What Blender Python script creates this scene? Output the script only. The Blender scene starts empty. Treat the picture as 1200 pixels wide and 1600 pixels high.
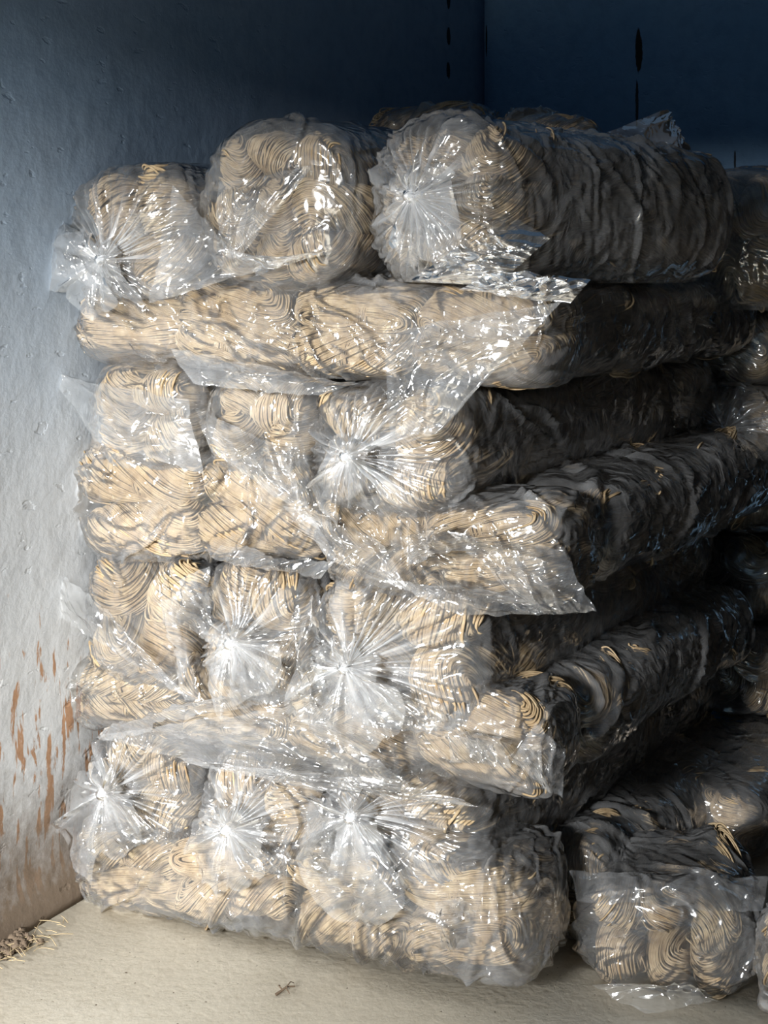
import bpy, math
import numpy as np
from mathutils import Vector, Matrix

# ------------------------------------------------------------------ camera, world, light
sc = bpy.context.scene
F = 2200.0                      # focal length in photo pixels
HZ = 400.0                      # horizon row in the photo
CAMZ = 1.38
cam = bpy.data.cameras.new('camera'); camo = bpy.data.objects.new('camera', cam)
sc.collection.objects.link(camo); sc.camera = camo
camo.location = (0, 0, CAMZ); camo.rotation_euler = (math.radians(90), 0, 0)
cam.sensor_fit = 'VERTICAL'; cam.sensor_height = 36; cam.lens = F / 1600 * 36
cam.shift_y = (HZ - 800) / 1600; cam.clip_start = 0.05

w = bpy.data.worlds.new('world'); sc.world = w; w.use_nodes = True
bg = w.node_tree.nodes['Background']
bg.inputs[0].default_value = (0.42, 0.66, 1.0, 1); bg.inputs[1].default_value = 0.075

def area(name, loc, target, sx, sy, power, col):
    l = bpy.data.lights.new(name, 'AREA'); l.shape = 'RECTANGLE'; l.size = sx; l.size_y = sy
    l.energy = power; l.color = col
    o = bpy.data.objects.new(name, l); sc.collection.objects.link(o); o.location = loc
    o.rotation_euler = (Vector(target) - Vector(loc)).to_track_quat('-Z', 'Y').to_euler()
    return o
# bright sky low outside the doorway that opens in the front wall, behind and left of the camera
area('doorway_daylight', (-3.05, -3.30, 2.60), (-0.3, 2.8, 0.9), 2.2, 0.66, 1500, (1.0, 0.985, 0.95))

vs = sc.view_settings
vs.view_transform = 'Standard'; vs.look = 'None'; vs.gamma = 1; vs.use_curve_mapping = False
vs.exposure = 0.2
try:
    sc.cycles.transparent_max_bounces = 24
except Exception:
    pass

# ------------------------------------------------------------------ helpers
C = sc.collection
RNG = np.random.default_rng(7)

def P(px, py, Y):
    return np.array([(px - 600) / F * Y, Y, CAMZ - (py - HZ) / F * Y])

A28 = math.radians(28); A33 = math.radians(33)
U = np.array([math.cos(A28), -math.sin(A28), 0.0])      # along the lit face, towards the near corner
V = np.array([math.sin(A33), math.cos(A33), 0.0])       # along the shaded side, into the room
W28 = np.array([math.sin(A28), math.cos(A28), 0.0])
C0 = np.array([0.165, 2.595, 0.0])                      # near corner of the stack on the floor

def face(px, py, off=0.0):
    """point on the lit face of the stack seen at a pixel, pushed out of it by off"""
    r = (px - 600) / F
    c = C0 - W28 * off
    a = (c[0] - r * c[1]) / (U[0] - r * U[1])
    q = c - U * a
    return P(px, py, q[1])

def stk(a, d, z):
    q = C0 - U * a + V * d
    return np.array([q[0], q[1], z])

def smooth(me):
    me.polygons.foreach_set('use_smooth', np.ones(len(me.polygons), dtype=bool))

def mesh(name, verts, faces, mat, parent=None, shade=True):
    me = bpy.data.meshes.new(name)
    verts = np.asarray(verts, dtype=np.float32); faces = np.asarray(faces, dtype=np.int32)
    n = faces.shape[1]
    me.vertices.add(len(verts)); me.vertices.foreach_set('co', verts.ravel())
    me.loops.add(faces.size); me.loops.foreach_set('vertex_index', faces.ravel())
    me.polygons.add(len(faces)); me.polygons.foreach_set('loop_start', np.arange(0, faces.size, n, dtype=np.int32))
    me.update(calc_edges=True); me.validate()
    if shade: smooth(me)
    if mat: me.materials.append(mat)
    o = bpy.data.objects.new(name, me); C.objects.link(o)
    if parent is not None: o.parent = parent
    return o

def grid_faces(ns, nt, wrap=True):
    i = np.arange(ns - 1)[:, None]; jn = nt if wrap else nt - 1
    j = np.arange(jn)[None, :]
    a = i * nt + j; b = i * nt + (j + 1) % nt
    c = (i + 1) * nt + (j + 1) % nt; d = (i + 1) * nt + j
    return np.stack([a, b, c, d], -1).reshape(-1, 4)

def vnoise(x, y, seed):
    """smooth value noise on a lattice"""
    x = np.asarray(x, float); y = np.asarray(y, float)
    xi = np.floor(x).astype(np.int64); yi = np.floor(y).astype(np.int64)
    fx = x - xi; fy = y - yi
    fx = fx * fx * (3 - 2 * fx); fy = fy * fy * (3 - 2 * fy)
    def h(a, b):
        n = (a * 374761393 + b * 668265263 + seed * 1442695041) & 0x7fffffff
        n = ((n ^ (n >> 13)) * 1274126177) & 0x7fffffff
        n = (n ^ (n >> 16)) & 0xffff
        return n / 65535.0
    return (h(xi, yi) * (1 - fx) + h(xi + 1, yi) * fx) * (1 - fy) + (h(xi, yi + 1) * (1 - fx) + h(xi + 1, yi + 1) * fx) * fy

# ------------------------------------------------------------------ materials
def new_mat(name):
    m = bpy.data.materials.new(name); m.use_nodes = True
    nt = m.node_tree; nt.nodes.clear()
    out = nt.nodes.new('ShaderNodeOutputMaterial')
    return m, nt, out
def N(nt, t, **kw):
    n = nt.nodes.new(t)
    for k, v in kw.items(): setattr(n, k, v)
    return n
def setin(n, **kw):
    for k, v in kw.items(): n.inputs[k.replace('_', ' ')].default_value = v
def math_n(nt, op, a, b=None, clamp=False):
    n = nt.nodes.new('ShaderNodeMath'); n.operation = op; n.use_clamp = clamp
    for i, v in enumerate((a, b)):
        if v is None: continue
        if isinstance(v, (int, float)): n.inputs[i].default_value = v
        else: nt.links.new(v, n.inputs[i])
    return n.outputs[0]
def ramp(nt, fac, stops, interp='LINEAR'):
    r = nt.nodes.new('ShaderNodeValToRGB'); r.color_ramp.interpolation = interp
    e = r.color_ramp.elements
    while len(e) < len(stops): e.new(0.5)
    for k, (p, c) in enumerate(stops):
        e[k].position = p; e[k].color = (c[0], c[1], c[2], 1) if len(c) == 3 else c
    nt.links.new(fac, r.inputs[0]); return r.outputs[0]
def mixc(nt, fac, a, b, mode='MIX'):
    n = nt.nodes.new('ShaderNodeMix'); n.data_type = 'RGBA'; n.blend_type = mode
    for sock, v in ((n.inputs[0], fac), (n.inputs[6], a), (n.inputs[7], b)):
        if isinstance(v, (int, float)): sock.default_value = v
        elif isinstance(v, tuple): sock.default_value = (v[0], v[1], v[2], 1)
        else: nt.links.new(v, sock)
    return n.outputs[2]
def noise(nt, vec, scale, detail=4, rough=0.5, dist=0.0):
    n = nt.nodes.new('ShaderNodeTexNoise'); setin(n, Scale=scale, Detail=detail, Roughness=rough, Distortion=dist)
    if vec is not None: nt.links.new(vec, n.inputs['Vector'])
    return n.outputs[0]
def vscale(nt, vec, s, loc=(0, 0, 0), rot=(0, 0, 0)):
    n = nt.nodes.new('ShaderNodeMapping'); n.inputs['Scale'].default_value = s
    n.inputs['Location'].default_value = loc; n.inputs['Rotation'].default_value = rot
    nt.links.new(vec, n.inputs[0]); return n.outputs[0]

def film_material():
    m, nt, out = new_mat('clear_plastic_film')
    L = nt.links.new
    co = nt.nodes.new('ShaderNodeTexCoord').outputs['Object']
    vec = vscale(nt, co, (1, 1, 1))
    # crumpled facets: cell-wise tilted planes in several sizes
    warp = nt.nodes.new('ShaderNodeTexNoise'); setin(warp, Scale=7.0, Detail=2.0)
    L(vec, warp.inputs['Vector'])
    add = N(nt, 'ShaderNodeVectorMath', operation='MULTIPLY_ADD')
    L(warp.outputs['Color'], add.inputs[0]); add.inputs[1].default_value = (0.12, 0.12, 0.12); L(vec, add.inputs[2])
    def crease(v, sc_, det, dist):
        return math_n(nt, 'ABSOLUTE', math_n(nt, 'SUBTRACT', noise(nt, v, sc_, det, 0.45, dist), 0.5))
    st = vscale(nt, add.outputs[0], (0.45, 1.0, 1.5), rot=(0.3, 0.6, 0.5))
    st2 = vscale(nt, add.outputs[0], (1.5, 0.5, 1.0), rot=(0.9, -0.5, 0.2))
    r1 = crease(add.outputs[0], 9.0, 0.0, 0.4); r2 = crease(st, 22.0, 0.0, 0.3); r3 = crease(st2, 34.0, 1.0, 0.2)
    h = math_n(nt, 'ADD', math_n(nt, 'MULTIPLY', r1, -2.4), math_n(nt, 'ADD', math_n(nt, 'MULTIPLY', r2, -1.2), math_n(nt, 'MULTIPLY', r3, -0.55)))
    bump = nt.nodes.new('ShaderNodeBump'); setin(bump, Strength=0.55, Distance=0.012); L(h, bump.inputs['Height'])
    fr = nt.nodes.new('ShaderNodeFresnel'); fr.inputs['IOR'].default_value = 1.5; L(bump.outputs[0], fr.inputs['Normal'])
    fac = math_n(nt, 'MULTIPLY', fr.outputs[0], 2.2, True)
    gl = nt.nodes.new('ShaderNodeBsdfGlossy'); setin(gl, Roughness=0.13, Color=(1, 1, 1, 1)); L(bump.outputs[0], gl.inputs['Normal'])
    tr = nt.nodes.new('ShaderNodeBsdfTransparent'); tr.inputs[0].default_value = (0.985, 0.99, 0.99, 1)
    df = nt.nodes.new('ShaderNodeBsdfDiffuse'); df.inputs[0].default_value = (0.86, 0.89, 0.93, 1); L(bump.outputs[0], df.inputs['Normal'])
    tl = nt.nodes.new('ShaderNodeBsdfTranslucent'); tl.inputs[0].default_value = (0.8, 0.85, 0.9, 1)
    hz = nt.nodes.new('ShaderNodeMixShader'); hz.inputs[0].default_value = 0.35; L(df.outputs[0], hz.inputs[1]); L(tl.outputs[0], hz.inputs[2])
    mk = math_n(nt, 'MULTIPLY', math_n(nt, 'SUBTRACT', noise(nt, add.outputs[0], 6.0, 3, 0.6), 0.37), 0.42, True)
    lw = nt.nodes.new('ShaderNodeLayerWeight'); lw.inputs[0].default_value = 0.3
    at = N(nt, 'ShaderNodeAttribute', attribute_name='layers')     # how many layers of film are gathered together
    haze = math_n(nt, 'ADD', math_n(nt, 'ADD', mk, math_n(nt, 'ADD', at.outputs['Fac'], 0.03)), math_n(nt, 'MULTIPLY', lw.outputs['Facing'], 0.16), True)
    m1 = nt.nodes.new('ShaderNodeMixShader'); L(haze, m1.inputs[0]); L(tr.outputs[0], m1.inputs[1]); L(hz.outputs[0], m1.inputs[2])
    m2 = nt.nodes.new('ShaderNodeMixShader'); L(fac, m2.inputs[0]); L(m1.outputs[0], m2.inputs[1]); L(gl.outputs[0], m2.inputs[2])
    L(m2.outputs[0], out.inputs[0])
    return m

def yarn_material():
    m, nt, out = new_mat('undyed_yarn')
    L = nt.links.new
    co = nt.nodes.new('ShaderNodeTexCoord').outputs['Object']
    oi = nt.nodes.new('ShaderNodeObjectInfo').outputs['Random']
    n1 = noise(nt, co, 35, 3, 0.6); n2 = noise(nt, co, 400, 2, 0.6)
    col = ramp(nt, n1, [(0.3, (0.20, 0.143, 0.085)), (0.5, (0.305, 0.23, 0.138)), (0.72, (0.41, 0.33, 0.213))])
    tint = ramp(nt, oi, [(0.0, (0.82, 0.78, 0.74)), (0.5, (1, 1, 1)), (1.0, (1.05, 1.04, 1.08))])
    col = mixc(nt, 1.0, col, tint, 'MULTIPLY')
    p = nt.nodes.new('ShaderNodeBsdfPrincipled'); L(col, p.inputs['Base Color']); p.inputs['Roughness'].default_value = 0.85
    p.inputs['Specular IOR Level'].default_value = 0.25
    bump = nt.nodes.new('ShaderNodeBump'); setin(bump, Strength=0.5, Distance=0.001); L(n2, bump.inputs['Height']); L(bump.outputs[0], p.inputs['Normal'])
    L(p.outputs[0], out.inputs[0]); return m

def wall_material(name, base, pale, dirt=True, marks=()):
    m, nt, out = new_mat(name)
    L = nt.links.new
    co = nt.nodes.new('ShaderNodeTexCoord').outputs['Object']
    sep = nt.nodes.new('ShaderNodeSeparateXYZ'); L(co, sep.inputs[0])
    big = noise(nt, co, 1.6, 4, 0.55); fine = noise(nt, co, 22, 5, 0.6)
    col = mixc(nt, ramp(nt, big, [(0.35, (0, 0, 0)), (0.7, (1, 1, 1))]), base, pale)
    col = mixc(nt, ramp(nt, fine, [(0.35, (0.30,)*3), (0.55, (0, 0, 0))]), col, tuple(c * 0.72 for c in base))
    if dirt:
        # light on the lower wall, painted in as a whiter colour towards the floor
        zz = math_n(nt, 'ADD', sep.outputs['Z'], math_n(nt, 'MULTIPLY', math_n(nt, 'SUBTRACT', big, 0.5), 0.7))
        zz = math_n(nt, 'MULTIPLY', math_n(nt, 'SUBTRACT', zz, 0.55), 0.85, True)
        white = ramp(nt, zz, [(0.0, (1, 1, 1)), (1.0, (0, 0, 0))])
        col = mixc(nt, white, col, (0.56, 0.575, 0.59))
        # rusty scratches stretched downwards, only low on the wall
        sv = vscale(nt, co, (9, 1, 2.0)); sn = noise(nt, sv, 3.4, 5, 0.62, 0.3)
        zr = ramp(nt, sep.outputs['Z'], [(0.02, (0.30,)*3), (0.50, (0.24,)*3), (0.75, (0.1,)*3), (0.95, (0,)*3)])
        sm = ramp(nt, math_n(nt, 'ADD', sn, zr), [(0.80, (0, 0, 0)), (0.84, (1, 1, 1))])
        col = mixc(nt, sm, col, mixc(nt, fine, (0.22, 0.12, 0.07), (0.55, 0.33, 0.20)))
        gn = noise(nt, co, 30, 5, 0.7)
        gz = math_n(nt, 'ADD', sep.outputs['Z'], math_n(nt, 'MULTIPLY', math_n(nt, 'SUBTRACT', gn, 0.5), 0.30))
        gm = ramp(nt, gz, [(0.05, (1, 1, 1)), (0.15, (0.75,)*3), (0.34, (0, 0, 0))])
        col = mixc(nt, gm, col, (0.15, 0.115, 0.085))
    for (mx, mz, rx, rz, c, sc_) in marks:
        # a chip or slit of its own shape in the paint
        nn = noise(nt, vscale(nt, co, (1, 1, 0.25)), sc_, 4, 0.7)
        dx = math_n(nt, 'DIVIDE', math_n(nt, 'SUBTRACT', sep.outputs['X'], mx), rx)
        dz = math_n(nt, 'DIVIDE', math_n(nt, 'SUBTRACT', sep.outputs['Z'], mz), rz)
        d = math_n(nt, 'ADD', math_n(nt, 'MULTIPLY', dx, dx), math_n(nt, 'MULTIPLY', dz, dz))
        d = math_n(nt, 'ADD', d, math_n(nt, 'MULTIPLY', math_n(nt, 'SUBTRACT', nn, 0.5), 3.0))
        col = mixc(nt, ramp(nt, d, [(0.75, (1, 1, 1)), (0.95, (0, 0, 0))]), col, c)
    p = nt.nodes.new('ShaderNodeBsdfPrincipled'); L(col, p.inputs['Base Color']); p.inputs['Roughness'].default_value = 0.8
    p.inputs['Specular IOR Level'].default_value = 0.2
    pits = ramp(nt, noise(nt, vscale(nt, co, (1, 1, 2.0)), 16, 3, 0.5), [(0.30, (0, 0, 0)), (0.36, (1, 1, 1))])
    h = math_n(nt, 'ADD', math_n(nt, 'MULTIPLY', noise(nt, co, 9, 6, 0.6), 1.0), math_n(nt, 'MULTIPLY', pits, 0.35))
    bump = nt.nodes.new('ShaderNodeBump'); setin(bump, Strength=0.3, Distance=0.02); L(h, bump.inputs['Height']); L(bump.outputs[0], p.inputs['Normal'])
    L(p.outputs[0], out.inputs[0]); return m

def floor_material():
    m, nt, out = new_mat('cement_floor')
    L = nt.links.new
    co = nt.nodes.new('ShaderNodeTexCoord').outputs['Object']
    a = noise(nt, co, 2.2, 5, 0.6); b = noise(nt, co, 60, 4, 0.6)
    col = ramp(nt, a, [(0.3, (0.60, 0.55, 0.45)), (0.55, (0.74, 0.69, 0.58)), (0.8, (0.82, 0.78, 0.68))])
    col = mixc(nt, ramp(nt, b, [(0.34, (0.35,)*3), (0.48, (0, 0, 0))]), col, (0.50, 0.45, 0.35))
    sp = ramp(nt, noise(nt, co, 120, 2, 0.5), [(0.25, (1, 1, 1)), (0.29, (0, 0, 0))])
    col = mixc(nt, sp, col, (0.16, 0.12, 0.08))
    p = nt.nodes.new('ShaderNodeBsdfPrincipled'); L(col, p.inputs['Base Color']); p.inputs['Roughness'].default_value = 0.75
    p.inputs['Specular IOR Level'].default_value = 0.25
    bump = nt.nodes.new('ShaderNodeBump'); setin(bump, Strength=0.35, Distance=0.008); L(math_n(nt, 'ADD', a, math_n(nt, 'MULTIPLY', b, 0.3)), bump.inputs['Height']); L(bump.outputs[0], p.inputs['Normal'])
    L(p.outputs[0], out.inputs[0]); return m

def plain(name, col, rough=0.9, sc_=60, amp=0.35):
    m, nt, out = new_mat(name); L = nt.links.new
    co = nt.nodes.new('ShaderNodeTexCoord').outputs['Object']
    c = mixc(nt, noise(nt, co, sc_, 4, 0.6), tuple(x * (1 - amp) for x in col), tuple(min(1, x * (1 + amp)) for x in col))
    p = nt.nodes.new('ShaderNodeBsdfPrincipled'); L(c, p.inputs['Base Color']); p.inputs['Roughness'].default_value = rough
    L(p.outputs[0], out.inputs[0]); return m

M_FILM = film_material(); M_YARN = yarn_material(); M_FLOOR = floor_material()
M_TWIG = plain('dry_twig', (0.10, 0.07, 0.045)); M_DIRT = plain('swept_dirt', (0.13, 0.095, 0.065), sc_=80)
M_STRAW = plain('straw', (0.38, 0.30, 0.18))

# ------------------------------------------------------------------ room
def struct(o): o['kind'] = 'structure'; return o
WL0 = np.array([-0.70, 3.0, 0.0])                    # where the left wall meets the floor by the stack
CORNER = WL0 + W28 * 2.25

def wall(name, origin, direction, l0, l1, mat, h=3.2, thick=0.2, flip=1, cove=False):
    """a wall slab: local x = along the wall, local y = into the wall"""
    n1 = 60; prof = []
    zs = np.concatenate([np.linspace(0, 0.2, 14), np.linspace(0.25, h, 10)])
    xs = np.linspace(l0, l1, n1)
    vs_ = []; 
    for z in zs:
        bulge = 0.035 * math.exp(-(z / 0.07) ** 2) if cove else 0
        for x in xs:
            jit = (vnoise(x * 9, z * 9, 3) - 0.5) * (0.012 if (cove and z < 0.3) else 0.004)
            vs_.append((x, float(-bulge + jit), z))
    fr = grid_faces(len(zs), n1, False)
    k = len(vs_)
    back = [(x, thick, z) for z in zs for x in xs]
    vs_ += back
    fb = fr[:, ::-1] + k
    side = []
    nz = len(zs)
    for i in range(nz - 1):
        side.append((i * n1, (i + 1) * n1, k + (i + 1) * n1, k + i * n1))
        side.append((i * n1 + n1 - 1, k + i * n1 + n1 - 1, k + (i + 1) * n1 + n1 - 1, (i + 1) * n1 + n1 - 1))
    for j in range(n1 - 1):
        side.append((j, k + j, k + j + 1, j + 1))
        t = (nz - 1) * n1
        side.append((t + j, t + j + 1, k + t + j + 1, k + t + j))
    o = mesh(name, vs_, np.concatenate([fr, fb, np.array(side)]), mat)
    o.location = origin; o.rotation_euler = (0, 0, math.atan2(direction[1], direction[0]))
    return struct(o)

def back_x(px):
    r = (px - 600) / F
    s = (r * CORNER[1] - CORNER[0]) / (U[0] - r * U[1]); return s
def back_z(px, py):
    s = back_x(px); Y = (CORNER + U * s)[1]; return CAMZ - (py - HZ) / F * Y

blue, paleb = (0.17, 0.30, 0.46), (0.20, 0.33, 0.49)
mw_left = wall_material('blue_distemper_worn_lit_low', (0.20, 0.285, 0.395), (0.25, 0.335, 0.44), True,
    marks=[(2.25 - 0.30 + 0.0, back_z(757, y), 0.016, 0.03, (0.02, 0.025, 0.03), 30) for y in (20, 75, 125)])
bm = [(back_x(998), back_z(998, 80), 0.013, 0.085, (0.03, 0.022, 0.018), 26),
      (back_x(995), back_z(998, 160), 0.006, 0.09, (0.035, 0.035, 0.04), 40),
      (back_x(1148), back_z(1148, 250), 0.005, 0.04, (0.04, 0.045, 0.05), 30),
      (back_x(760), back_z(760, 60), 0.003, 0.07, (0.02, 0.02, 0.02), 30)]
mw_back = wall_material('blue_distemper', blue, paleb, False, marks=bm)
# left wall runs from near the doorway to the corner, back wall from the corner to the right
wall('wall_left', WL0, W28, -3.8, 2.25, mw_left, cove=True)
wall('wall_back', CORNER, U, -0.02, 3.2, mw_back)
def box(name, x0, x1, y0, y1, z0, z1, mat):
    v = [(x, y, z) for z in (z0, z1) for x, y in ((x0, y0), (x1, y0), (x1, y1), (x0, y1))]
    return struct(mesh(name, v, [(3, 2, 1, 0), (4, 5, 6, 7), (0, 1, 5, 4), (1, 2, 6, 5), (2, 3, 7, 6), (3, 0, 4, 7)], mat, shade=False))
mw_right = plain('dark_blocker_brown', (0.10, 0.085, 0.07), 0.95, 12, 0.25)
box('wall_right_blocker', 1.6, 1.75, -0.35, 4.7, 0, 3.2, mw_right)  # unseen dark wall added to keep blue reflections off the side bags
# behind the camera, added pier and lintel round the doorway shade the back wall
box('wall_front_blocker', -1.2, 3.5, -0.55, -0.35, 0, 3.2, mw_back)
box('lintel_blocker_1', -2.6, -1.2, -0.55, -0.35, 2.10, 3.2, mw_back)
fl = mesh('floor', [(-6, -5, -0.1), (5, -5, -0.1), (5, 7, -0.1), (-6, 7, -0.1), (-6, -5, 0), (5, -5, 0), (5, 7, 0), (-6, 7, 0)],
          [(3, 2, 1, 0), (4, 5, 6, 7), (0, 1, 5, 4), (1, 2, 6, 5), (2, 3, 7, 6), (3, 0, 4, 7)], M_FLOOR, shade=False)
struct(fl)

# ------------------------------------------------------------------ yarn skeins
def tube(paths, rad, sides=5):
    """paths: (n, m, 3) closed curves -> verts, faces of all tubes"""
    n, m, _ = paths.shape
    T = np.roll(paths, -1, 1) - np.roll(paths, 1, 1); T /= np.linalg.norm(T, axis=2, keepdims=True) + 1e-9
    ref = paths - paths.mean(axis=1, keepdims=True); ref /= np.linalg.norm(ref, axis=2, keepdims=True) + 1e-9
    Nn = ref - T * (ref * T).sum(2, keepdims=True); Nn /= np.linalg.norm(Nn, axis=2, keepdims=True) + 1e-9
    B = np.cross(T, Nn)
    a = np.arange(sides) * 2 * math.pi / sides
    v = paths[:, :, None] + rad * (np.cos(a)[None, None, :, None] * Nn[:, :, None] + np.sin(a)[None, None, :, None] * B[:, :, None])
    verts = v.reshape(-1, 3)
    k, i, j = np.meshgrid(np.arange(n), np.arange(m), np.arange(sides), indexing='ij')
    i2 = (i + 1) % m; j2 = (j + 1) % sides
    ix = lambda i_, j_: (k * m + i_) * sides + j_
    f = np.stack([ix(i, j), ix(i2, j), ix(i2, j2), ix(i, j2)], -1).reshape(-1, 4)
    return verts, f

def skein_mesh(name, L, Ry, Rz, twist, pinch, seed, rad=0.0022, nl=50, messy=22):
    r = np.random.default_rng(seed)
    n = nl + messy; m = 84
    psi = np.concatenate([np.linspace(-1.42, 1.42, nl), r.uniform(-1.3, 1.3, messy)])
    psi += r.normal(0, 0.012, n)
    lift = np.concatenate([np.zeros(nl), r.uniform(0.01, 0.05, messy)])
    tau = np.linspace(0, 2 * math.pi, m, endpoint=False)[None, :]
    c = np.cos(psi)[:, None]; y0 = np.sin(psi)[:, None]
    def sp(f, e): return np.sign(f) * np.abs(f) ** e
    x = (L * (0.62 + 0.38 * c ** 0.6) + r.normal(0, 0.0025, (n, 1))) * sp(np.cos(tau), 0.62)
    zz = Rz * c ** 0.85 * sp(np.sin(tau), 0.72)
    yy = Ry * y0 + np.zeros_like(tau)
    # strands wander a little
    for k in (1, 2, 3, 5):
        ph = r.uniform(0, 6.28, (n, 1)); am = r.normal(0, 0.0030 / k ** 0.6, (n, 1)) * np.where(np.arange(n)[:, None] >= nl, 1.7, 0.75)
        yy = yy + am * np.sin(k * tau + ph)
        # neighbours wave together
        yy = yy + 0.0035 / k * np.sin(k * tau + 2.5 * psi[:, None] + seed * k)
        zz = zz * (1 + 0.018 * np.sin(k * tau + 3 * psi[:, None] + 1.7 * seed))
    s = 1 + lift[:, None]
    yy = yy * s; zz = zz * s; x = x * (1 + lift[:, None] * 0.4)
    pf = 1 - pinch * np.exp(-((x - 0.02 * math.sin(seed)) / 0.028) ** 2)
    yy = yy * pf; zz = zz * pf
    bendz = 0.005 * math.sin(seed * 1.3) * (1 - (x / L) ** 2)
    a = twist * x / L
    y2 = yy * np.cos(a) - zz * np.sin(a); z2 = yy * np.sin(a) + zz * np.cos(a) + bendz
    v1, f1 = tube(np.stack([x, y2, z2], -1), rad)
    # the tie round the middle
    nb = 7; t2 = np.linspace(0, 2 * math.pi, m, endpoint=False)[None, :]
    bx = (0.02 * math.sin(seed) + np.linspace(-0.013, 0.013, nb))[:, None] + 0.002 * np.sin(2 * t2 + r.uniform(0, 6, (nb, 1)))
    br = (1.03 - pinch)
    v2, f2 = tube(np.stack([bx, Ry * br * np.cos(t2) + 0 * bx, Rz * br * np.sin(t2) + 0 * bx + 0.005 * math.sin(seed * 1.3)], -1), rad * 0.95)
    # inner strands that close the gaps
    ns, nt_ = 22, 24
    al = np.linspace(0.02, math.pi - 0.02, ns)[:, None]; be = np.linspace(0, 2 * math.pi, nt_, endpoint=False)[None, :]
    cx = -L * 0.93 * sp(np.cos(al), 0.6) + 0 * be; rr = sp(np.sin(al), 0.75) * 0.93
    cp = 1 - pinch * np.exp(-((cx - 0.02 * math.sin(seed)) / 0.028) ** 2)
    cy = Ry * rr * np.cos(be) * cp; cz = Rz * rr * np.sin(be) * cp
    aa = twist * cx / L
    cv = np.stack([cx, cy * np.cos(aa) - cz * np.sin(aa), cy * np.sin(aa) + cz * np.cos(aa) + 0.005 * math.sin(seed * 1.3) * (1 - (cx / L) ** 2)], -1).reshape(-1, 3)
    f3 = grid_faces(ns, nt_)
    vv = np.concatenate([v1, v2, cv]); ff = np.concatenate([f1, f2 + len(v1), f3 + len(v1) + len(v2)])
    o = mesh(name, vv, ff, M_YARN)
    return o

SK = []
for i, (L_, a_, b_, tw, pi_) in enumerate([(0.150, 0.056, 0.052, 0.5, 0.16), (0.145, 0.058, 0.050, -0.9, 0.22), (0.155, 0.052, 0.056, 1.5, 0.10),
                                           (0.140, 0.060, 0.054, 0.1, 0.26), (0.150, 0.055, 0.055, -1.7, 0.12), (0.148, 0.058, 0.052, 2.4, 0.14)]):
    o = skein_mesh('yarn_skein', L_, a_, b_, tw, pi_, i + 1)
    SK.append((o.data, L_, a_, b_)); bpy.data.objects.remove(o)

# ------------------------------------------------------------------ a bag of yarn
def relax(khit, k, iters, wrap_first=False):
    for _ in range(iters):
        a = (np.roll(k, 1, 1) + np.roll(k, -1, 1)) * 0.5
        up = np.vstack([k[:1], k[:-1]]); dn = np.vstack([k[1:], k[-1:]])
        k = np.maximum(khit, 0.5 * a + 0.25 * (up + dn))
    return k

def sheet_ridges(S, T, per, n, rng, lo=0.05, hi=0.22, w=(0.004, 0.011), h=(0.002, 0.007), ang=None):
    out = np.zeros_like(S)
    s0, s1 = S.min(), S.max()
    for _ in range(n):
        cs = rng.uniform(s0, s1); ct = rng.uniform(0, per); an = rng.uniform(0, math.pi) if ang is None else rng.normal(ang, 0.45)
        l = rng.uniform(lo, hi) * 0.5; ww = rng.uniform(*w); hh = rng.uniform(*h)
        ds = S - cs; dt = (T - ct + per / 2) % per - per / 2
        e = ds * math.cos(an) + dt * math.sin(an); d = -ds * math.sin(an) + dt * math.cos(an) + 0.012 * np.sin(e * 30 + cs * 50)
        prof = np.clip(1 - np.abs(d) / ww, 0, 1) - 0.35 * np.clip(1 - np.abs(np.abs(d) - ww * 1.6) / ww, 0, 1)
        out += hh * prof * np.clip(1 - (e / l) ** 2, 0, 1)
    return out

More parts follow.
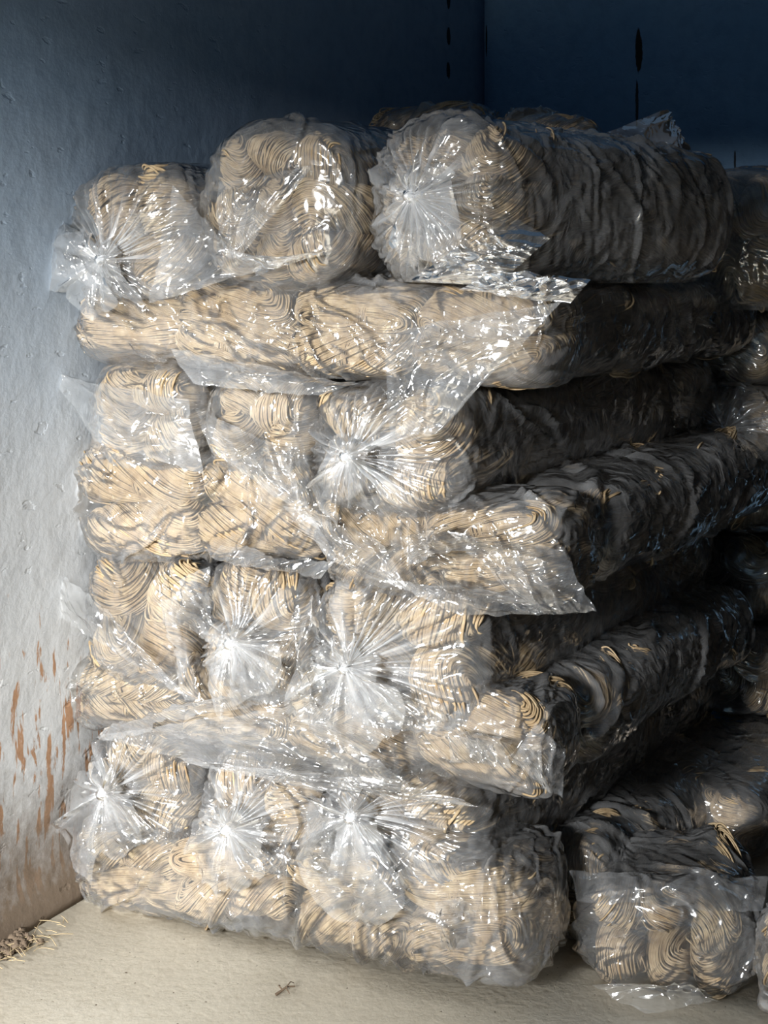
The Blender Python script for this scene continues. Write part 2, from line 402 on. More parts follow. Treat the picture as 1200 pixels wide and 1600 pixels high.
def make_bag(p0, p1, a0, b0, a1=None, b1=None, label='', group=None, knot=None, tail=1.0, rows=(2, 2), seed=1,
             res=(230, 200), ends=('tied', 'round'), loose=0.0, ridges=90, power=2.5, tilt=0.10, cap=0.085, sink=0.0, tail_dir=None,
             spin=0.0, skl=0.0, keep=None):
    """p0, p1: middle of the two end faces in the world; a half width, b half height at either end"""
    rng = np.random.default_rng(seed)
    a1 = a0 if a1 is None else a1; b1 = b0 if b1 is None else b1
    p0 = np.array(p0, float); p1 = np.array(p1, float)
    ax = p1 - p0; Lb = np.linalg.norm(ax); ax /= Lb
    up = np.array([0, 0, 1.0]); wd = np.cross(ax, up); wd /= np.linalg.norm(wd); upv = np.cross(wd, ax)
    root = bpy.data.objects.new('yarn_bag', None); C.objects.link(root)
    base = (p0 + p1) / 2; base[2] -= (b0 + b1) / 2
    root.empty_display_size = 0.05
    Mx = Matrix(((ax[0], wd[0], upv[0], base[0]), (ax[1], wd[1], upv[1], base[1]), (ax[2], wd[2], upv[2], base[2]), (0, 0, 0, 1)))
    root.matrix_world = Mx
    root['label'] = label; root['category'] = 'bag of yarn'
    if group: root['group'] = group
    zc = (b0 + b1) / 2                            # height of the axis above the local origin
    X0, X1 = -Lb / 2, Lb / 2
    lerp = lambda x, u0, u1: u0 + (u1 - u0) * (x - X0) / Lb
    # ---- skeins
    ell = []
    nw, nh = rows
    nl = max(1, int(round((Lb - 0.02) / (0.27 + skl))))
    seg = Lb / nl
    cnt = 0
    for i in range(nl):
        xc = X0 + seg * (i + 0.5)
        A = lerp(xc, a0, a1) * 0.91; B = lerp(xc, b0, b1) * 0.90
        off = rng.uniform(-0.12, 0.12)
        for r_ in range(nh):
            nwr = nw if (r_ + i) % 2 == 0 or nw < 3 else nw - 0
            for c_ in range(nwr):
                ry = A / nwr; rz = B / nh
                yc = (-A + ry * (2 * c_ + 1)); z_ = (-B + rz * (2 * r_ + 1))
                # pull corner skeins in so the bundle is rounded
                q = abs(yc / A) * abs(z_ / B); yc *= 1 - 0.16 * q; z_ *= 1 - 0.16 * q
                me, l_, ra, rb = SK[int(rng.integers(len(SK)))]
                sx = seg / 2 / l_ * rng.uniform(0.93, 1.02); sy = ry / ra * rng.uniform(0.96, 1.06); sz = rz / rb * rng.uniform(0.96, 1.06)
                o = bpy.data.objects.new('yarn_skein', me); C.objects.link(o); o.parent = root
                e = [rng.uniform(-0.5, 0.5) + spin, rng.normal(0, tilt), rng.normal(0, tilt)]
                if rng.random() < 0.25: e[0] += math.pi / 2; sy, sz = rz / ra * 1.02 if False else sy, sz
                loc = np.array([xc + rng.normal(0, 0.010), yc + rng.normal(0, 0.005), z_ + rng.normal(0, 0.004)])
                # keep inside the end faces
                hl = l_ * sx
                loc[0] = min(max(loc[0], X0 + hl * 0.96 + 0.012), X1 - hl * 0.96 - 0.012) if 2 * hl < Lb else 0.0
                o.location = (loc[0], loc[1], loc[2] + zc); o.rotation_euler = e; o.scale = (sx, sy, sz)
                R = np.array(Matrix.Rotation(e[2], 3, 'Z') @ Matrix.Rotation(e[1], 3, 'Y') @ Matrix.Rotation(e[0], 3, 'X'))
                ell.append((loc, R, np.array([l_ * sx * 1.04, ra * sy * 1.13, rb * sz * 1.13])))
    # ---- film
    ns, nt_ = res
    capn = int(ns * 0.30)
    q0 = np.linspace(0.0, 1, capn, endpoint=False) ** 0.9 * (math.pi / 2)
    q1 = np.linspace(0, 1, int(ns * 0.22) + 1)[1:] * (math.pi / 2)
    nb = ns - capn - len(q1)
    e_ = 0.62
    xs = np.concatenate([X0 + cap - cap * np.cos(q0) ** e_, np.linspace(X0 + cap, X1 - cap, nb), X1 - cap + cap * np.sin(q1) ** e_ if False else X1 - cap + cap * (1 - np.cos(q1)) ** 1 * 0 + cap * np.sin(q1)])
    rs = np.concatenate([np.sin(q0) ** 0.8, np.ones(nb), np.cos(q1) ** 0.75 + 1e-4])
    rs[0] = 0.01
    # softer far end, squarer near end
    ph = np.linspace(0, 2 * math.pi, nt_, endpoint=False)
    cs_, sn_ = np.cos(ph), np.sin(ph)
    rp = (np.abs(cs_) ** power + np.abs(sn_) ** power) ** (-1 / power)
    XX = np.repeat(xs[:, None], nt_, 1); AA = lerp(XX, a0, a1); BB = lerp(XX, b0, b1)
    Yb = AA * rs[:, None] * (rp * cs_)[None, :]; Zb = BB * rs[:, None] * (rp * sn_)[None, :]
    Bp = np.stack([XX, Yb, Zb], -1)
    O = np.stack([np.clip(XX, X0 + cap * 1.2, X1 - cap * 1.2), np.zeros_like(XX), np.zeros_like(XX)], -1)
    D = Bp - O
    khit = np.full(XX.shape, 0.80)
    for (c_, R, h_) in ell:
        o_ = ((O - c_) @ R) / h_; d_ = (D @ R) / h_
        a = (d_ ** 2).sum(-1); b = (o_ * d_).sum(-1); c2 = (o_ ** 2).sum(-1) - 1.20 ** 2
        disc = b * b - a * c2
        ok = disc > 0
        if not ok.any(): continue
        kk = np.where(ok, (-b + np.sqrt(np.where(ok, disc, 0))) / a, 0)
        # refine to the squarer body of the skein
        for _ in range(6):
            q_ = o_ + d_ * kk[..., None]; aq = np.abs(q_) + 1e-9
            f_ = (aq ** 2.7).sum(-1) - 1; g_ = (2.7 * aq ** 1.7 * np.sign(q_) * d_).sum(-1)
            kk = np.where(ok & (g_ > 1e-3), kk - f_ / np.where(g_ > 1e-3, g_, 1), kk)
        q_ = o_ + d_ * kk[..., None]
        ok = ok & ((np.abs(q_) ** 2.7).sum(-1) < 1.1) & (kk > 0)
        khit = np.maximum(khit, np.where(ok, kk, 0))
    khit = np.minimum(khit, 1.30)
    k = relax(khit, np.full(khit.shape, 1.05 + loose), 60)
    k[:3] = k[:3].mean()
    k = k + 0.014
    Pn = O + D * k[..., None]
    Nn = D / (np.linalg.norm(D, axis=-1, keepdims=True) + 1e-9)
    per = 2 * math.pi * (a0 + b0) / 2
    S = XX + (rs[:, None] - 1) * np.where(XX < 0, 1, -1) * (a0 + b0) / 2
    S = S + 0 * ph[None, :]
    Tt = ph[None, :] / (2 * math.pi) * per + 0 * XX
    body = np.clip(rs * 1.4 - 0.25, 0, 1)[:, None]
    hgt = sheet_ridges(S, Tt, per, ridges, rng) * body
    hgt += sheet_ridges(S, Tt, per, ridges // 3, rng, 0.15, 0.5, (0.006, 0.017), (0.006, 0.016), ang=rng.uniform(0.5, 2.4)) * body
    # crumple
    tc = np.stack([np.cos(ph), np.sin(ph)], -1)
    n1 = vnoise(S * 34 + tc[None, :, 0] * 5 + 50, tc[None, :, 1] * 5 + 50 + 0 * S, seed)
    n2 = vnoise(S * 80 + tc[None, :, 0] * 12 + 90, tc[None, :, 1] * 12 + 90 + 0 * S, seed + 9)
    hgt += (np.abs(n1 - 0.5) * 0.010 + np.abs(n2 - 0.5) * 0.002 - 0.002) * body
    # pleats gathered into the knot
    if ends[0] == 'tied':
        rad_ = rs[:, None]
        fall = np.clip((1.08 - rad_) / 0.35, 0, 1) * np.where(XX < X0 + cap, 1, 0)
        fall = np.maximum(fall, 0)
        npl = 26
        w1 = vnoise(ph[None, :] * npl / 2.2 + 7 * np.sin(ph[None, :]) + 40, rad_ * 2.2 + 0 * S, seed + 3)
        tri = 1 - np.abs(((ph[None, :] * npl / (2 * math.pi)) + 1.1 * np.sin(ph * 3 + seed)[None, :] + 0.5 * w1) % 1 * 2 - 1)
        tri2 = 1 - np.abs(((ph[None, :] * 61 / (2 * math.pi)) + 0.7 * np.sin(ph * 5 + seed)[None, :] + 0.6 * w1) % 1 * 2 - 1)
        hgt = hgt + fall * (tri * (0.005 + 0.020 * w1) + 0.0045 * tri2) * np.clip(rad_ * 5, 0, 1)
    Pn = Pn + Nn * hgt[..., None]
    kx, ky = (0.0, 0.0) if knot is None else knot       # knot offset across / up from the middle of the face
    if ends[0] == 'tied':
        rad_ = rs[:, None]
        g = np.exp(-(rad_ / 0.20) ** 2)
        capm = np.where(XX < X0 + cap, 1, 0) * np.clip(1 - rad_, 0, 1)
        Pn[..., 0] -= g * 0.030 * capm
        sh = np.clip(1 - rad_, 0, 1) ** 0.8 * np.where(XX < X0 + cap, 1, 0)
        Pn[..., 1] += kx * sh; Pn[..., 2] += ky * sh
    # settle on what lies beneath
    Pn[..., 2] = np.maximum(Pn[..., 2], -zc - 0.004 + sink)
    verts = Pn.reshape(-1, 3) + np.array([0, 0, zc])
    fm = mesh('plastic_film', verts, grid_faces(ns, nt_), M_FILM, root)
    if ends[0] == 'tied':
        set_layers(fm, fall * np.exp(-(rs[:, None] / 0.55) ** 2) * (0.02 + 0.55 * np.clip(tri * 1.8 - 0.9, 0, 1) + 0.16 * np.clip(tri2 * 2 - 1.2, 0, 1)))
    if ends[0] == 'tied':
        K = np.array([X0 - 0.022 + 0.0, kx, ky + zc])
        make_knot(root, K, rng, seed)
        if tail > 0: make_tail(root, K, tail, rng, seed, tail_dir)
    return root, Mx

def set_layers(o, val):
    at = o.data.attributes.new('layers', 'FLOAT', 'POINT')
    at.data.foreach_set('value', np.asarray(val, dtype=np.float32).ravel())

def make_knot(root, K, rng, seed):
    ns, nt_ = 26, 40
    s = np.linspace(0, 1, ns)[:, None]; ph = np.linspace(0, 2 * math.pi, nt_, endpoint=False)[None, :]
    r = np.clip((1.0 - s) * 5, 0.02, 1) ** 0.5 * (0.009 + 0.006 * np.abs(2 * s - 1) ** 2 + 0.0028 * np.abs(np.sin(ph * 6 + s * 5 + seed)))
    x = 0.016 - s * 0.062 + 0 * ph
    v = np.stack([x, r * np.cos(ph + s * 1.3), r * np.sin(ph + s * 1.3)], -1)
    v = v.reshape(-1, 3) + K
    o = mesh('knot', v, grid_faces(ns, nt_), M_FILM, root); set_layers(o, np.full(ns * nt_, 0.45))

def make_tail(root, K, size, rng, seed, tdir=None):
    """the gathered mouth of the bag: a ruffled rosette out of the knot, longest on the side it falls to"""
    ns, nt_ = 60, 260
    s = np.linspace(0, 1, ns)[:, None]; ph = np.linspace(0, 2 * math.pi, nt_, endpoint=False)[None, :]
    dy, dz = (rng.uniform(-0.5, 0.5), -1.0) if tdir is None else tdir
    p0 = math.atan2(dz, dy)
    cc = 0.5 + 0.5 * np.cos(ph - p0)
    n1 = vnoise(3 + 2.6 * np.cos(ph) + 0 * s, 3 + 2.6 * np.sin(ph), seed)
    n2 = vnoise(30 + 9 * np.cos(ph) + 0 * s, 30 + 9 * np.sin(ph), seed + 4)
    ln = size * (0.022 + 0.105 * cc ** 2.2 * (0.55 + 0.9 * n1) + 0.030 * n1 + 0.022 * n2)
    warp = ph + 0.35 * np.sin(2 * ph + seed) + 0.20 * np.sin(5 * ph + 2 * seed) + 0.25 * s * (n1 - 0.5)
    t1 = np.abs((warp * 7 / (2 * math.pi)) % 1 * 2 - 1) - 0.5
    t2 = np.abs((warp * 17 / (2 * math.pi) + 0.3 * s) % 1 * 2 - 1) - 0.5
    rr = 0.008 + ln * s
    fold = (0.030 * t1 * (0.5 + n1) + 0.009 * t2) * s ** 0.8
    cr = (vnoise(rr * np.cos(ph) * 55 + 20, rr * np.sin(ph) * 55 + 20, seed + 8) - 0.5) * 0.010 * s
    x = K[0] - 0.030 - 0.022 * np.sin(np.minimum(s * 2.2, 2.4)) + 0.020 * s ** 1.5 * (1 - cc) - fold * 0.8 + cr
    g = warp + 0.30 * t1 * s
    y = K[1] + rr * np.cos(g); z = K[2] + rr * np.sin(g)
    v = np.stack([x + 0 * y, y, z], -1).reshape(-1, 3)
    o = mesh('bag_tail', v, grid_faces(ns, nt_), M_FILM, root); set_layers(o, (0.42 * np.exp(-s / 0.30) + 0.02) * (0.4 + 1.0 * np.clip(t1 + 0.2, 0, 1)) + 0 * ph)

def flap(root, pts, seed=1, n=70, amp=0.010, curl=0.02, name='loose_flap', thick_dir=None):
    """a loose sheet of film: four world corners (in order), crumpled, curling towards thick_dir"""
    rng = np.random.default_rng(seed)
    p = [np.array(q, float) for q in pts]
    if len(p) == 3: p = [p[0], p[1], p[2], p[2] * 0.96 + p[1] * 0.04]
    u = np.linspace(0, 1, n)[:, None]; v = np.linspace(0, 1, n)[None, :]
    X = (p[0][None, None] * ((1 - u) * (1 - v))[..., None] + p[1][None, None] * (u * (1 - v))[..., None] + p[2][None, None] * (u * v)[..., None] + p[3][None, None] * ((1 - u) * v)[..., None])
    nn = np.cross(p[1] - p[0], p[3] - p[0]); nn /= np.linalg.norm(nn) + 1e-9
    if nn[1] > 0: nn = -nn
    l1 = np.linalg.norm(p[1] - p[0]); l2 = max(np.linalg.norm(p[3] - p[0]), np.linalg.norm(p[2] - p[1]))
    S = u * l1 + 0 * v; T = v * l2 + 0 * u
    h = sheet_ridges(S, T, 10.0, 4, rng, 0.1, 0.3)
    for _ in range(16):
        an = rng.uniform(0, 3.14); cs = rng.uniform(0, l1); ct = rng.uniform(0, l2); ll = rng.uniform(0.05, 0.2)
        e = (S - cs) * math.cos(an) + (T - ct) * math.sin(an); d = -(S - cs) * math.sin(an) + (T - ct) * math.cos(an)
        h += amp * 0.6 * np.clip(1 - np.abs(d) / 0.010, 0, 1) * np.clip(1 - (e / ll) ** 2, 0, 1)
    h += amp * 1.6 * (vnoise(S * 18 + 3, T * 18 + 5, seed) - 0.5) + curl * np.sin(math.pi * u) * np.sin(math.pi * v)
    # ragged outline
    X = X + (h[..., None] * nn[None, None])
    edge = 0.006 * (vnoise(S * 40, T * 40, seed + 5) - 0.5)
    X = X + edge[..., None] * np.array([1, 0, 1])[None, None]
    inv = root.matrix_world.inverted()
    Mi = np.array(inv)
    V_ = X.reshape(-1, 3) @ Mi[:3, :3].T + Mi[:3, 3]
    return mesh(name, V_, grid_faces(n, n, False), M_FILM, root)

def header(px, py, hwpx, hhpx, length, label, ang=33.0, knot=None, shrink=1.0, rise=0.0, **kw):
    """a bag lying end-on in the lit face; knot = pixel of its knot"""
    f = face(px, py); s = F / f[1]
    A = hwpx / s; B = hhpx / s
    d = np.array([math.sin(math.radians(ang)), math.cos(math.radians(ang)), 0])
    kn = None
    if knot is not None:
        kp = face(knot[0], knot[1], 0.03)
        wd = np.cross(d, [0, 0, 1.0])
        kn = (float(np.dot(kp - f, wd)), float(kp[2] - f[2]))
    a = A / math.cos(math.radians(28 - (ang - 28) * 0.0)) * 0.96
    return make_bag(f, f + d * length + np.array([0, 0, rise]), a, B, a * shrink, B * shrink, label=label, knot=kn, **kw)

def stretcher(pxa, ya, ha, pxb, yb, hb, depth, label, off=0.0, **kw):
    """a bag lying along the lit face from pixel column a to b, centre rows ya/yb, half heights ha/hb in pixels"""
    p0 = face(pxa, ya, off); p1 = face(pxb, yb, off)
    b0 = ha / (F / p0[1]); b1 = hb / (F / p1[1])
    p0 = p0 + W28 * depth; p1 = p1 + W28 * depth
    # p0 = left end, p1 = right end; near end of the maker is the right one
    return make_bag(p1, p0, depth, b1, depth, b0, label=label, **kw)

G_H = 'bags of yarn with their tied ends in the lit face of the stack'
# --- top layer
t1, _ = header(190, 366, 108, 98, 1.25, 'clear bag of beige yarn at top left of the stack, knot low on its end', knot=(170, 405), rise=0.05, seed=11, rows=(2, 2), group=G_H, loose=0.06, tail=0.9, tail_dir=(-0.6, -0.6))
t2, _ = header(412, 322, 128, 130, 1.25, 'wide clear bag of beige yarn on the stack top, second from the left wall', ends=('round', 'round'), seed=12, rows=(3, 3), loose=0.04, group=G_H)
f0 = face(662, 318, 0.02)
t3, _ = make_bag(f0, f0 + np.array([0.60, 0.56, -0.01]), 0.165, 0.152, 0.15, 0.135, label='big round ended bag of yarn on top of the near corner, knot in mid end', knot=(0.015, 0.012), seed=13, rows=(3, 3), loose=0.05, group=G_H, tail=0.9, tail_dir=(0.55, -0.5))
# --- second layer: one long bag along the face
s2, _ = stretcher(104, 502, 62, 852, 528, 88, 0.125, 'long clear bag of yarn lying along the lit face just under the top bags', seed=21, ends=('round', 'round'), ridges=160, res=(330, 200), rows=(2, 2), spin=0.3, loose=0.03)
# --- third layer: three ends
h3a, _ = header(205, 652, 100, 84, 1.1, 'clear bag of yarn end-on in the third layer from the top, against the left wall', ends=('round', 'round'), seed=31, group=G_H, loose=0.03)
h3b, _ = header(385, 668, 96, 84, 1.1, 'clear bag of yarn end-on in the third layer from the top, middle of the three', ends=('round', 'round'), seed=32, group=G_H)
h3c, _ = header(590, 706, 124, 102, 1.45, 'bag with starburst knot, third layer from the top at the near corner', knot=(548, 712), seed=33, group=G_H, tail=0.75, tail_dir=(0.1, -1))
# --- fourth layer: two along the face
s4a, _ = stretcher(104, 792, 92, 500, 800, 88, 0.125, 'bag of yarn lying along the lit face in the fourth layer, by the wall', seed=41, ends=('round', 'round'), ridges=110, rows=(2, 2))
s4b, _ = stretcher(492, 862, 76, 880, 868, 86, 0.125, 'bag of yarn along the fourth layer, loose end pointing right past the corner', seed=42, ends=('round', 'round'), ridges=110, rows=(2, 2))
# --- fifth layer: three ends
h5a, _ = header(200, 972, 100, 108, 1.1, 'clear bag of yarn end-on in the fifth layer, leftmost, bulging against the wall', ends=('round', 'round'), seed=51, group=G_H, loose=0.03)
h5b, _ = header(384, 988, 98, 106, 1.1, 'bag of yarn end-on in the fifth layer between two others, knotted in mid end', knot=(370, 1002), seed=52, group=G_H, tail=0.8, tail_dir=(0.6, -0.8))
h5c, _ = header(604, 1022, 136, 114, 1.3, 'large bag of yarn with bright starburst knot, fifth layer at the near corner', knot=(545, 1040), seed=53, group=G_H, tail=0.95, tail_dir=(0.0, -1))
# --- sixth layer
s6, _ = stretcher(94, 1082, 62, 850, 1188, 78, 0.125, 'long bag of yarn along the sixth layer of the lit face, wide film fold below', seed=61, ends=('round', 'round'), ridges=150, res=(330, 200), rows=(2, 2))
# --- seventh layer
h7a, _ = header(208, 1238, 96, 90, 1.1, 'small bag of yarn with fan shaped mouth, second layer from the floor by the wall', knot=(170, 1236), seed=71, group=G_H, tail=1.15, tail_dir=(-0.25, -1))
h7b, _ = header(392, 1280, 100, 86, 1.1, 'small clear bag of yarn, middle of the three tied ends just above the bottom bag', knot=(362, 1292), seed=72, group=G_H, tail=0.95, tail_dir=(0.5, -0.8))
h7c, _ = header(612, 1310, 130, 94, 1.4, 'bag of yarn with tall gathered knot, second layer from the floor, near corner', knot=(555, 1272), seed=73, group=G_H, tail=1.0, tail_dir=(-0.3, -1))
# --- bottom layer
s8, _ = stretcher(104, 1350, 62, 826, 1470, 98, 0.13, 'long clear bag of yarn lying on the floor under the whole lit face', seed=81, ends=('round', 'round'), ridges=170, res=(340, 200), rows=(2, 2), loose=0.03, power=3.4, off=0.03)

# --- shaded side: bags behind the ones that lie along the face
G_S = 'dark bags on the shaded side of the stack'
def side(a, d, z, hw, hh, length, label, ang=33, **kw):
    p = stk(a, d, z); dd = np.array([math.sin(math.radians(ang)), math.cos(math.radians(ang)), 0])
    kw.setdefault('res', (150, 120)); kw.setdefault('ridges', 60)
    return make_bag(p, p + dd * length, hw, hh, label=label, group=G_S, **kw)
r2, _ = side(0.06, 0.27, 1.232, 0.14, 0.105, 1.15, 'shaded bag of yarn running back under the big round ended top bag', ends=('round', 'round'), seed=101)
r4, _ = side(0.00, 0.27, 0.825, 0.15, 0.10, 1.20, 'shaded bag of yarn behind the pointed fourth layer end, golden strands showing', ends=('round', 'round'), seed=102)
r6, _ = side(0.02, 0.27, 0.455, 0.14, 0.09, 1.00, 'shaded bag of yarn running back behind the right end of the sixth layer', ends=('round', 'round'), seed=103)
r8, _ = side(0.00, 0.28, 0.100, 0.14, 0.095, 0.80, 'shaded bag of yarn on the floor between the bottom bag and the small floor bag', ends=('round', 'round'), seed=104)
# second column, farther along the shaded side
c1, _ = side(-0.10, 1.10, 1.42, 0.17, 0.17, 0.8, 'shaded bag of yarn at the right edge, level with the top of the stack', seed=111, ends=('round', 'round'))
c2, _ = side(0.04, 1.40, 1.14, 0.17, 0.11, 0.7, 'shaded bag of yarn at the right edge under the topmost one there', seed=112, ends=('round', 'round'))
c3, _ = side(-0.02, 1.34, 0.93, 0.16, 0.10, 0.7, 'shaded bag of yarn with a gathered pale mouth at the right edge, upper third', seed=113, tail=1.0)
c4, _ = side(0.06, 1.46, 0.72, 0.16, 0.10, 0.7, 'shaded bag of yarn far back at the right edge, halfway up', seed=114, ends=('round', 'round'))
c5, _ = side(0.04, 1.40, 0.50, 0.16, 0.11, 0.7, 'very dark bag of yarn far back, third up from the floor at the right edge', seed=115, ends=('round', 'round'))
g2, _ = side(0.02, 1.30, 0.285, 0.17, 0.10, 0.8, 'dark bag of yarn lying above and behind the small floor bag', seed=116, ends=('round', 'round'), rows=(3, 2))
g1, _ = side(-0.10, 0.80, 0.088, 0.17, 0.083, 1.0, 'dark bag of yarn on the floor right behind the small floor bag', seed=117, ends=('round', 'round'), rows=(3, 2))
# lying across the back of the top layer
make_bag(P(770, 212, 4.0), P(600, 222, 4.15), 0.13, 0.09, label='dark bag of yarn across the stack top, behind the round ended bag', res=(130, 110), ends=('round', 'round'), seed=121, ridges=50, group=G_S)
make_bag(P(930, 240, 3.7), P(770, 228, 3.8), 0.12, 0.085, label='dark lumpy bag of yarn at the back of the stack top, right of the others', res=(150, 120), ends=('round', 'round'), seed=122, ridges=60, group=G_S)

# --- small bags on the floor to the right
pf = P(1040, 1482, 2.63)
f1, _ = make_bag(pf, pf + np.array([0.09, 0.36, 0.0]), 0.165, 0.098, 0.15, 0.085, label='small bag of yarn on the floor right of the stack, folded film on top', seed=138, ends=('round', 'round'), rows=(3, 2), loose=0.04, ridges=70)
pf2 = P(1236, 1517, 2.50)
f2, _ = make_bag(pf2, pf2 + np.array([0.36, 0.22, 0.0]), 0.105, 0.10, label='clear bag of yarn on the floor, cut off by the right edge', seed=132, rows=(2, 2), ends=('round', 'round'), loose=0.04)

# --- loose flaps of film
flap(t3, [P(925, 215, 2.98), P(1045, 170, 3.05), P(1060, 215, 3.1), P(1130, 290, 3.12)], 1, curl=0.03)
flap(t3, [face(780, 420, 0.05), face(925, 435, 0.03), face(890, 475, 0.03), face(720, 450, 0.05)], 2)
flap(t3, [face(790, 330, 0.04), face(860, 372, 0.02), face(775, 447, 0.04), face(640, 440, 0.05)], 3)
flap(t1, [face(75, 330, 0.02), face(80, 425, 0.05), face(230, 478, 0.06), face(175, 400, 0.05)], 4)
flap(t1, [face(270, 290, 0.03), face(235, 475, 0.06), face(530, 385, 0.03), face(400, 430, 0.04)], 5)
flap(t2, [face(340, 285, 0.03), face(350, 400, 0.05), face(375, 405, 0.05), face(490, 260, 0.03)], 6)
flap(s2, [face(265, 545, 0.03), face(300, 600, 0.06), face(500, 620, 0.06), face(560, 600, 0.03)], 7)
flap(s2, [face(600, 520, 0.02), face(610, 680, 0.05), face(680, 680, 0.06), face(880, 470, 0.02)], 8)
flap(h3a, [face(85, 585, 0.02), face(150, 690, 0.06), face(322, 742, 0.07), face(290, 625, 0.05)], 9)
flap(h3b, [face(310, 640, 0.03), face(330, 700, 0.05), face(500, 830, 0.07), face(440, 700, 0.04)], 10)
flap(s4b, [face(440, 790, 0.05), face(520, 880, 0.05), face(640, 925, 0.04), face(590, 840, 0.04)], 11)
flap(s4b, [face(700, 830, 0.05), face(830, 960, 0.03), face(932, 955, 0.03), face(880, 860, 0.01)], 12)
flap(s4b, [face(600, 905, 0.04), face(720, 962, 0.03), face(932, 958, 0.02), face(800, 925, 0.02)], 13)
flap(s4b, [face(636, 842, 0.03), face(640, 885, 0.05), face(742, 858, 0.06), face(700, 822, 0.03)], 23, n=50, amp=0.016)
flap(s6, [face(715, 1140, 0.03), face(700, 1190, 0.05), face(800, 1200, 0.07), face(785, 1150, 0.04)], 24, n=50, amp=0.016)
flap(s6, [face(150, 1148, 0.02), face(165, 1160, 0.05), face(470, 1080, 0.05), face(400, 1075, 0.03)], 25)
flap(h5a, [face(60, 870, 0.0), face(85, 960, 0.03), face(300, 1095, 0.06), face(180, 960, 0.05)], 14)
flap(h5a, [face(250, 940, 0.04), face(290, 1095, 0.06), face(315, 1090, 0.05), face(275, 930, 0.03)], 15)
flap(s6, [face(150, 1150, 0.03), face(330, 1200, 0.05), face(650, 1238, 0.04), face(480, 1100, 0.05)], 16)
flap(s6, [face(280, 1190, 0.05), face(480, 1232, 0.05), face(760, 1262, 0.03), face(600, 1215, 0.03)], 17)
flap(s6, [face(800, 1190, 0.02), face(878, 1248, 0.01), face(885, 1170, -0.03), face(835, 1130, 0.0)], 18)
flap(s8, [face(680, 1410, 0.03), face(692, 1485, 0.04), face(735, 1480, 0.04), face(728, 1400, 0.02)], 20, n=40)
flap(f1, [P(890, 1360, 2.62), P(900, 1410, 2.58), P(1190, 1425, 2.60), P(1200, 1370, 2.66)], 21)
flap(f1, [P(925, 1540, 2.58), P(1010, 1582, 2.54), P(1120, 1570, 2.54), P(1080, 1540, 2.58)], 22)

flap(h7c, [face(480, 1240, 0.03), face(478, 1370, 0.05), face(540, 1390, 0.05), face(520, 1250, 0.05)], 31)
flap(h5c, [face(462, 960, 0.03), face(465, 1080, 0.05), face(520, 1120, 0.06), face(490, 930, 0.04)], 32)
flap(h5b, [face(282, 905, 0.03), face(290, 980, 0.05), face(340, 1010, 0.05), face(330, 885, 0.03)], 33)
flap(s4a, [face(330, 870, 0.03), face(500, 905, 0.05), face(520, 880, 0.05), face(350, 850, 0.04)], 34)
flap(h3c, [face(440, 700, 0.05), face(470, 810, 0.05), face(520, 830, 0.05), face(470, 680, 0.03)], 35)

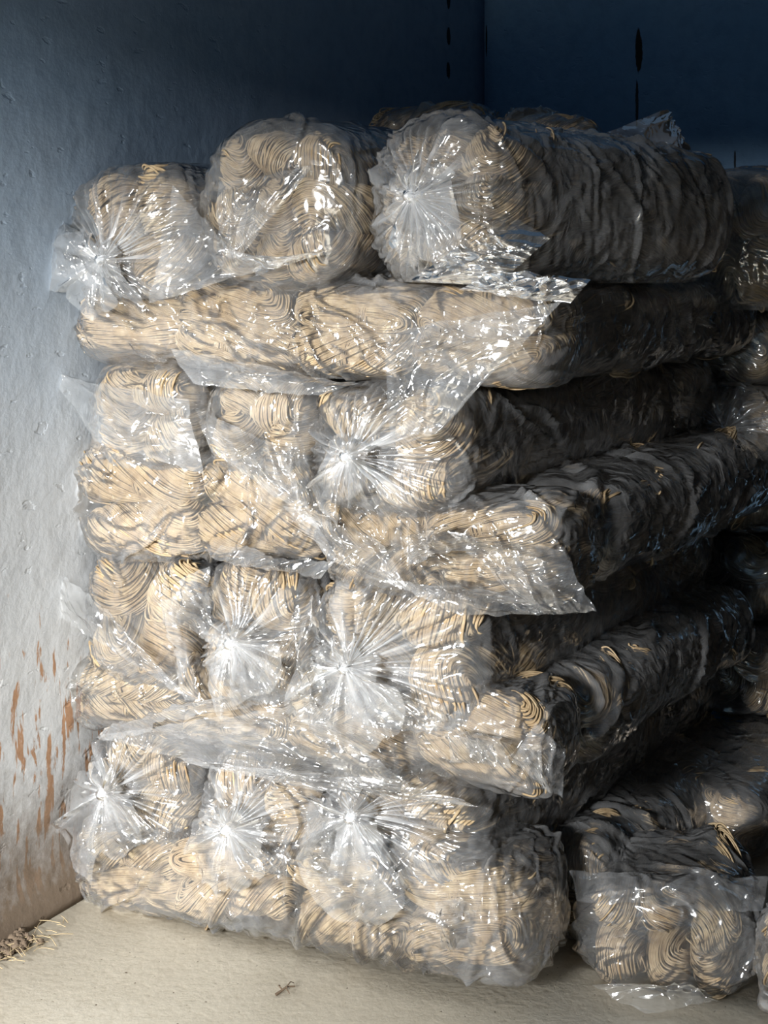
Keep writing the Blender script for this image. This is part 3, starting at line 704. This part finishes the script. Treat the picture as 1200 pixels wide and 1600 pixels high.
# ------------------------------------------------------------------ small things on the floor
def add_thing(o, label, cat): o['label'] = label; o['category'] = cat
def branch(pts, r0, r1, sides=7):
    pts = np.array(pts); n = len(pts); v = []
    for i in range(n):
        t = pts[min(i + 1, n - 1)] - pts[max(i - 1, 0)]; t = t / np.linalg.norm(t)
        a = np.cross(t, [0.1, 0.2, 1]); a /= np.linalg.norm(a); b = np.cross(t, a); r = r0 + (r1 - r0) * i / (n - 1)
        for k in range(sides):
            q = 2 * math.pi * k / sides; v.append(pts[i] + r * (math.cos(q) * a + math.sin(q) * b))
    return np.array(v), grid_faces(n, sides)
tw = P(445, 1552, 2.635); tw[2] = 0.004
vv, ff, k = [], [], 0
for pts, r0, r1 in ([[(-.016, -.012, 0), (-.006, -.004, .003), (.004, .006, .006), (.018, .012, .003)], .0028, .0014],
                    [[(-.004, -.002, .003), (-.012, .006, .008), (-.010, .014, .004)], .0016, .0008],
                    [[(.004, .006, .006), (.004, -.008, .008), (.010, -.014, .003)], .0016, .0008],
                    [[(.002, .004, .005), (.010, .016, .010), (.016, .022, .004)], .0014, .0007]):
    a, b = branch(np.array(pts) + tw, r0, r1); vv.append(a); ff.append(b + k); k += len(a)
add_thing(mesh('twig', np.concatenate(vv), np.concatenate(ff), M_TWIG), 'small dark dry twig on the floor in front of the stack', 'twig')
# heap of swept dirt and straw where the wall meets the floor
rng = np.random.default_rng(5); vv, ff, k = [], [], 0
o0 = WL0 - W28 * 0.15
for i in range(240):
    c = o0 - W28 * abs(rng.normal(0, 0.05)) + U * (0.03 + abs(rng.normal(0, 0.022))); r = rng.uniform(0.003, 0.010)
    c[2] = max(r * 0.7, 0.022 * math.exp(-np.linalg.norm(c[:2] - o0[:2]) / 0.05) * rng.random() + r * 0.5)
    nn_ = 6; al = np.linspace(0.05, 3.09, nn_)[:, None]; be = np.linspace(0, 6.283, 8, endpoint=False)[None, :]
    R = r * rng.uniform(0.6, 1.3, (nn_, 8))
    a = np.stack([R * np.sin(al) * np.cos(be), R * np.sin(al) * np.sin(be), R * np.cos(al) * 0.7 + 0 * be], -1).reshape(-1, 3) + c
    vv.append(a); ff.append(grid_faces(nn_, 8) + k); k += len(a)
d = mesh('dirt_heap', np.concatenate(vv), np.concatenate(ff), M_DIRT); add_thing(d, 'brown heap of swept dirt at the foot of the left wall', 'dirt'); d['kind'] = 'stuff'
vv, ff, k = [], [], 0
for i in range(45):
    c = o0 - W28 * rng.normal(0.02, 0.05) + U * (0.05 + abs(rng.normal(0, 0.035))); c[2] = rng.uniform(0.003, 0.012); an = rng.uniform(0, 3.14); l = rng.uniform(0.01, 0.03)
    dv = np.array([math.cos(an), math.sin(an), rng.uniform(-0.05, 0.05)]) * l
    a, b = branch([c - dv, c + dv * 0.1 + np.array([0, 0, 0.002]), c + dv], 0.0009, 0.0006, 5); vv.append(a); ff.append(b + k); k += len(a)
d = mesh('straw_scraps', np.concatenate(vv), np.concatenate(ff), M_STRAW); add_thing(d, 'pale straw scraps lying on the floor beside the swept dirt heap', 'straw'); d['kind'] = 'stuff'
